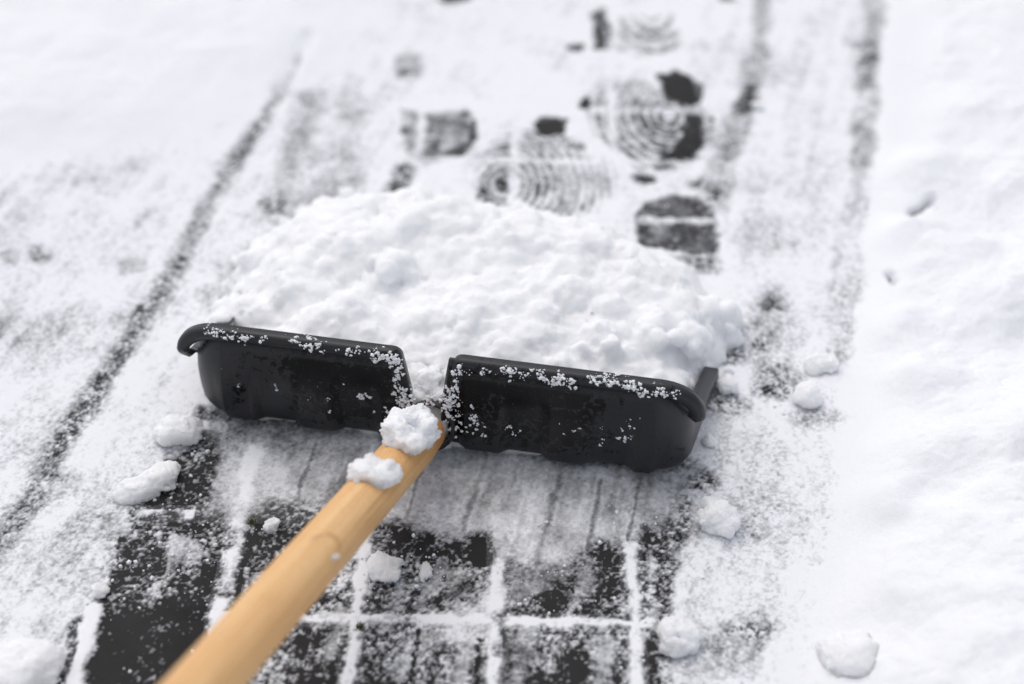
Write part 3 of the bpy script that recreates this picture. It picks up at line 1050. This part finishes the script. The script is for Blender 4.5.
for (px, py, zc) in ((224, 315, .024), (218, 322, .028), (229, 308, .018), (235, 304, .014), (222, 310, .018)):
    c = to_shovel(G(px, py, zc)); spheres.append((c[0], c[1], zc - 0.004, 0.0105))
for _ in range(10):      # snow spilled over the left side rail
    spheres.append((-0.206 + 0.012 * rng.normal(), 0.095 + 0.05 * rng.random(), 0.006 + 0.012 * rng.random(), 0.008 + 0.008 * rng.random()))
# core below the clods
for (x, y), d, h in zip(cand[::14], sd[::14], hh[::14]):
    if d > 0.012 and h > 0.012:
        r = min(0.02, d)
        z = h - r - 0.006
        while z > -0.01:
            spheres.append((x, y, z, r)); z -= 0.02
i2v, i2f = ICO[2]
sp = np.array(spheres)
hv_ = (i2v[None] * sp[:, None, 3:4] + sp[:, None, :3]).reshape(-1, 3)
hf_ = (np.array(i2f)[None] + (np.arange(len(sp)) * len(i2v))[:, None, None]).reshape(-1, 3)


hm = remeshed(hv_, hf_, 0.0021, 7)
nv = len(hm.vertices)
cov = np.empty(nv * 3, np.float32); hm.vertices.foreach_get('co', cov); cov = cov.reshape(-1, 3)
nor = np.empty(nv * 3, np.float32); hm.vertex_normals.foreach_get('vector', nor); nor = nor.reshape(-1, 3)
patch = smooth(-0.25, 0.35, fbm3(cov, 0.05, 2, 0.5, 6.0))
disp = 0.0068 * fbm3(cov, 0.022, 4, 0.58, 4.0) + 0.0040 * patch * (billow3(cov, 0.011, 3, 0.55, 2.0) - 0.5) + 0.0011 * fbm3(cov, 0.004, 2, 0.6, 8.0)
cov = cov + nor * disp[:, None]
inside = (np.abs(cov[:, 0]) < 0.20) & (cov[:, 1] < 0.008)
notch = np.abs(cov[:, 0] - NC) < 0.016
cov[:, 1] = np.where(inside & ~notch & (cov[:, 2] < 0.09), np.maximum(cov[:, 1], 0.0048), cov[:, 1])
hm.vertices.foreach_set('co', cov.ravel())
hm.polygons.foreach_set('use_smooth', np.ones(len(hm.polygons), bool))
hm.materials.clear(); hm.materials.append(M_snow)
hm.name = 'snow_heap'
heap = bpy.data.objects.new('snow_heap', hm)
COL.objects.link(heap)
heap.location = SO; heap.rotation_euler = (0, 0, SANG)
tag(heap, 'big crumbly heap of white snow pushed together in front of the black shovel blade', 'snow heap')

# ------------------------------------------------------------------ snow sitting on the shovel
def shovel_lump(name, centre, size, seed, label, rough=0.16, lobes=9, sub=6, cat='snow lump', rot_m=None):
    m_, v = crumb_cluster(seed, (1, 1, 1), 120, 0.8 + rough * 2.5)
    v = v * np.array(size)
    if rot_m is not None: v = v @ np.array(rot_m).T
    o = lump_object(name, m_, v)
    o.location = from_shovel(centre)
    o.rotation_euler = (0, 0, SANG)
    return tag(o, label, cat)


def handle_point(px, py, lift):
    p = on_handle(px, py)
    rad = np.array([p[0], p[1]]); rad = rad / np.linalg.norm(rad)
    q_ = np.array([p[0] + rad[0] * lift, p[1] + rad[1] * lift, p[2]])
    return np.array(Mh @ Vector(q_))


rh = np.array(rot.to_3x3())
shovel_lump('snow_lump', handle_point(409, 435, 0.003), (0.0225, 0.018, 0.034), 41, 'white snow lump caked on the top end of the wooden handle, beside the notch', rough=0.2, rot_m=rh)
shovel_lump('snow_lump', handle_point(372, 474, 0.0), (0.018, 0.013, 0.0185), 43, 'smaller snow lump stuck on the wooden handle, lower of the two', rough=0.2, rot_m=rh)
shovel_lump('snow_lump', to_shovel(G(427, 396, 0.040)), (0.025, 0.025, 0.021), 47, 'snow packed into the notch between the two halves of the black blade', rough=0.22)


def on_back(px, py, y=-0.004):
    o_ = to_shovel([0, 0, CAM_H]); p_ = to_shovel(G(px, py)); d = p_ - o_
    t = (y - o_[1]) / d[1]
    return o_ + d * t


shovel_lump('snow_lump', on_back(498, 420, 0.0), (0.0042, 0.003, 0.0085), 51, 'small upright snow smear stuck on the back of the right half of the blade', rough=0.2, sub=4)
shovel_lump('snow_crumb', handle_point(333, 557, 0.0), (0.0022, 0.0016, 0.0042), 53, 'tiny white snow crumb on the knot of the wooden handle', rough=0.2, sub=4, rot_m=rh, cat='snow crumb')

# flakes frozen on to the black plastic (nobody could count them)
bl_v, bl_f, off = [], [], 0
i1v, i1f = ICO[1]


def flecks(px, py, sx, sy, n_, big=1.0, yoff=None, clus=3):
    global off
    for _ in range(n_):
        cx, cy = px + rng.normal() * sx, py + rng.normal() * sy
        base = on_back(cx, cy, -0.0068)
        topz = ZT + 0.0060
        if base[2] > topz - 0.0006:
            o_ = to_shovel([0, 0, CAM_H]); base = o_ + (base - o_) * (topz - o_[2]) / (base[2] - o_[2])
        for _k in range(2 + int(rng.random() * clus * 1.4)):
            x = base[0] + rng.normal() * 0.0015; z = base[2] + rng.normal() * 0.0011
            if z < 0.008 or base[1] > 0.006: continue
            on_rim = z > ZT - 0.0045 or (abs(x - NC) < 0.026)
            if yoff is not None: y = yoff
            elif on_rim: y = base[1] + rng.normal() * 0.0005; z = min(z, topz)
            else:
                y = float(back_y(x, z))
                b2 = on_back(cx, cy, y)
                x = b2[0] + rng.normal() * 0.001; z = b2[2] + rng.normal() * 0.001
            if abs(x - NC) < 0.0135 and yoff is None: continue
            s_ = (0.00032 + 0.0011 * rng.random() ** 2.2) * big
            v = i1v * (1 + 0.34 * rng.normal(size=(len(i1v), 1))) * s_ * np.array([1, 0.7, 1.0]) + np.array([x, y, z])
            bl_v.append(v); bl_f.extend([(a + off, b + off, c + off) for a, b, c in i1f]); off += len(v)


for (px, py, sx, sy, n_, bg) in ((213, 330, 5, 3, 14, 1.1), (228, 333, 5, 3, 12, 1.1), (243, 337, 5, 3, 8, 1.1), (262, 339, 5, 2, 5, 1.0), (292, 337, 4, 4, 10, 1.1), (310, 341, 3, 4, 12, 1.2), (320, 345, 4, 2, 6, 1),
                             (378, 355, 4, 3, 14, 1.2), (394, 360, 4, 5, 18, 1.2), (397, 375, 4, 5, 14, 1.2), (399, 390, 4, 6, 12, 1.1), (364, 396, 4, 3, 8, 1.3), (388, 412, 8, 4, 14, 1.1),
                             (380, 415, 6, 4, 8, 1.0), (404, 405, 5, 6, 22, 1.2), (229, 367, 3, 3, 4, 1), (297, 379, 3, 3, 4, 1), (279, 358, 2, 2, 3, .9), (240, 386, 2, 2, 2, .9), (307, 397, 3, 2, 3, .8), (276, 387, 2, 2, 2, .8),
                             (330, 352, 20, 3, 6, .9), (352, 350, 14, 2, 8, 1.0),
                             (459, 378, 3, 6, 18, 1.2), (452, 396, 4, 6, 22, 1.2), (462, 410, 7, 7, 20, 1.2), (474, 416, 6, 8, 12, 1.1), (476, 428, 6, 3, 8, 1.1), (510, 432, 5, 4, 6, .9),
                             (508, 370, 4, 3, 12, 1.1), (486, 372, 8, 2, 8, .9), (540, 374, 4, 4, 12, 1.1), (556, 378, 6, 3, 18, 1.2), (571, 384, 3, 3, 8, 1.2), (593, 379, 4, 2, 8, 1.1), (612, 379, 7, 4, 26, 1.2), (632, 385, 5, 4, 18, 1.2), (643, 393, 3, 2, 6, 1.2),
                             (660, 390, 3, 3, 9, 1.1), (675, 395, 4, 3, 6, 1), (526, 375, 12, 3, 8, .8), (633, 428, 4, 5, 8, 1), (625, 438, 4, 3, 7, 1.2), (638, 418, 3, 3, 4, .9), (600, 440, 14, 5, 3, .8), (560, 420, 30, 12, 5, .8), (340, 385, 30, 14, 6, .8)):
    flecks(px, py, sx, sy, n_, bg)
for (px, py, sx, sy, n_) in ((449, 402, 4, 7, 12), (432, 400, 6, 4, 8), (411, 402, 3, 7, 8), (454, 425, 4, 8, 10)):
    flecks(px, py, sx, sy, n_, 1.3, yoff=-0.009, clus=4)
fl = mesh_from('snow_flecks', np.concatenate(bl_v), bl_f, M_flake)
fl.location = SO; fl.rotation_euler = (0, 0, SANG)
tag(fl, 'small white flakes frozen to the rim and back of the black blade', None, None, 'stuff')

# loose grains and pellets scattered over the swept strip
gv, gf, off2 = [], [], 0
cl_px = [(145, 575, 22, 16, 30), (190, 560, 25, 14, 30), (180, 600, 30, 10, 20), (260, 530, 18, 10, 16), (400, 570, 24, 18, 40), (425, 560, 10, 20, 26), (535, 600, 14, 10, 24), (560, 575, 18, 10, 16), (110, 560, 25, 30, 26),
         (660, 590, 18, 50, 40), (720, 470, 30, 60, 40), (190, 480, 22, 20, 24), (330, 470, 90, 20, 12), (560, 540, 80, 20, 24), (760, 300, 50, 90, 40), (80, 620, 50, 40, 30), (600, 600, 40, 40, 20), (420, 650, 60, 20, 30), (240, 240, 40, 40, 16), (690, 250, 30, 40, 16),
         (717, 530, 24, 14, 40), (678, 655, 28, 14, 30), (150, 495, 32, 14, 40), (180, 445, 26, 12, 40), (808, 404, 20, 8, 24), (386, 580, 30, 14, 40), (735, 330, 14, 30, 40), (240, 280, 16, 30, 40), (730, 385, 20, 14, 24), (20, 668, 50, 24, 40)]
for (px, py, sx, sy, n_) in cl_px:
    for _ in range(n_):
        g = G(px + rng.normal() * sx, py + rng.normal() * sy)
        lx = to_shovel(g)
        if abs(lx[0]) < 0.21 and -0.02 < lx[1] < 0.26: continue
        if rng.random() < 0.5: continue
        r = 0.0004 + 0.0014 * rng.random() ** 3
        v = i2v * (1 + 0.16 * rng.normal(size=(len(i2v), 1))) * r + np.array([g[0], g[1], ground_z(g[0], g[1]) + r * 0.45])
        gv.append(v); gf.extend([(a + off2, b + off2, c + off2) for a, b, c in i2f]); off2 += len(v)
gr = mesh_from('snow_grains', np.concatenate(gv), gf, M_flake)
tag(gr, 'loose grains and pellets of snow scattered over the swept paving', None, None, 'stuff')

# ------------------------------------------------------------------ tiny moss tufts in the joints
for (px, py, label) in ((360, 628, 'tiny green moss tuft in a snowy joint right of the wooden handle'), (252, 524, 'tiny green moss tuft in the joint left of the wooden handle')):
    g = G(px, py)
    vs_, fs_ = [], []
    for i in range(40):
        a = rng.random() * 6.28; rr = 0.003 * math.sqrt(rng.random()); hgt = 0.002 + 0.003 * rng.random(); le = rng.normal(size=2) * 0.0015
        bx_, by_ = rr * math.cos(a), rr * math.sin(a)
        t_ = rng.random() * 3.14; wx, wy = 0.0006 * math.cos(t_), 0.0006 * math.sin(t_)
        b0 = len(vs_)
        vs_ += [(bx_ - wx, by_ - wy, 0), (bx_ + wx, by_ + wy, 0), (bx_ + le[0] + wx * .3, by_ + le[1] + wy * .3, hgt), (bx_ + le[0] - wx * .3, by_ + le[1] - wy * .3, hgt)]
        fs_.append((b0, b0 + 1, b0 + 2, b0 + 3))
    o = mesh_from('moss_tuft', vs_, fs_, M_moss, None, False)
    o.location = (g[0], g[1], ground_z(g[0], g[1]) - 0.0005)
    tag(o, label, 'moss')
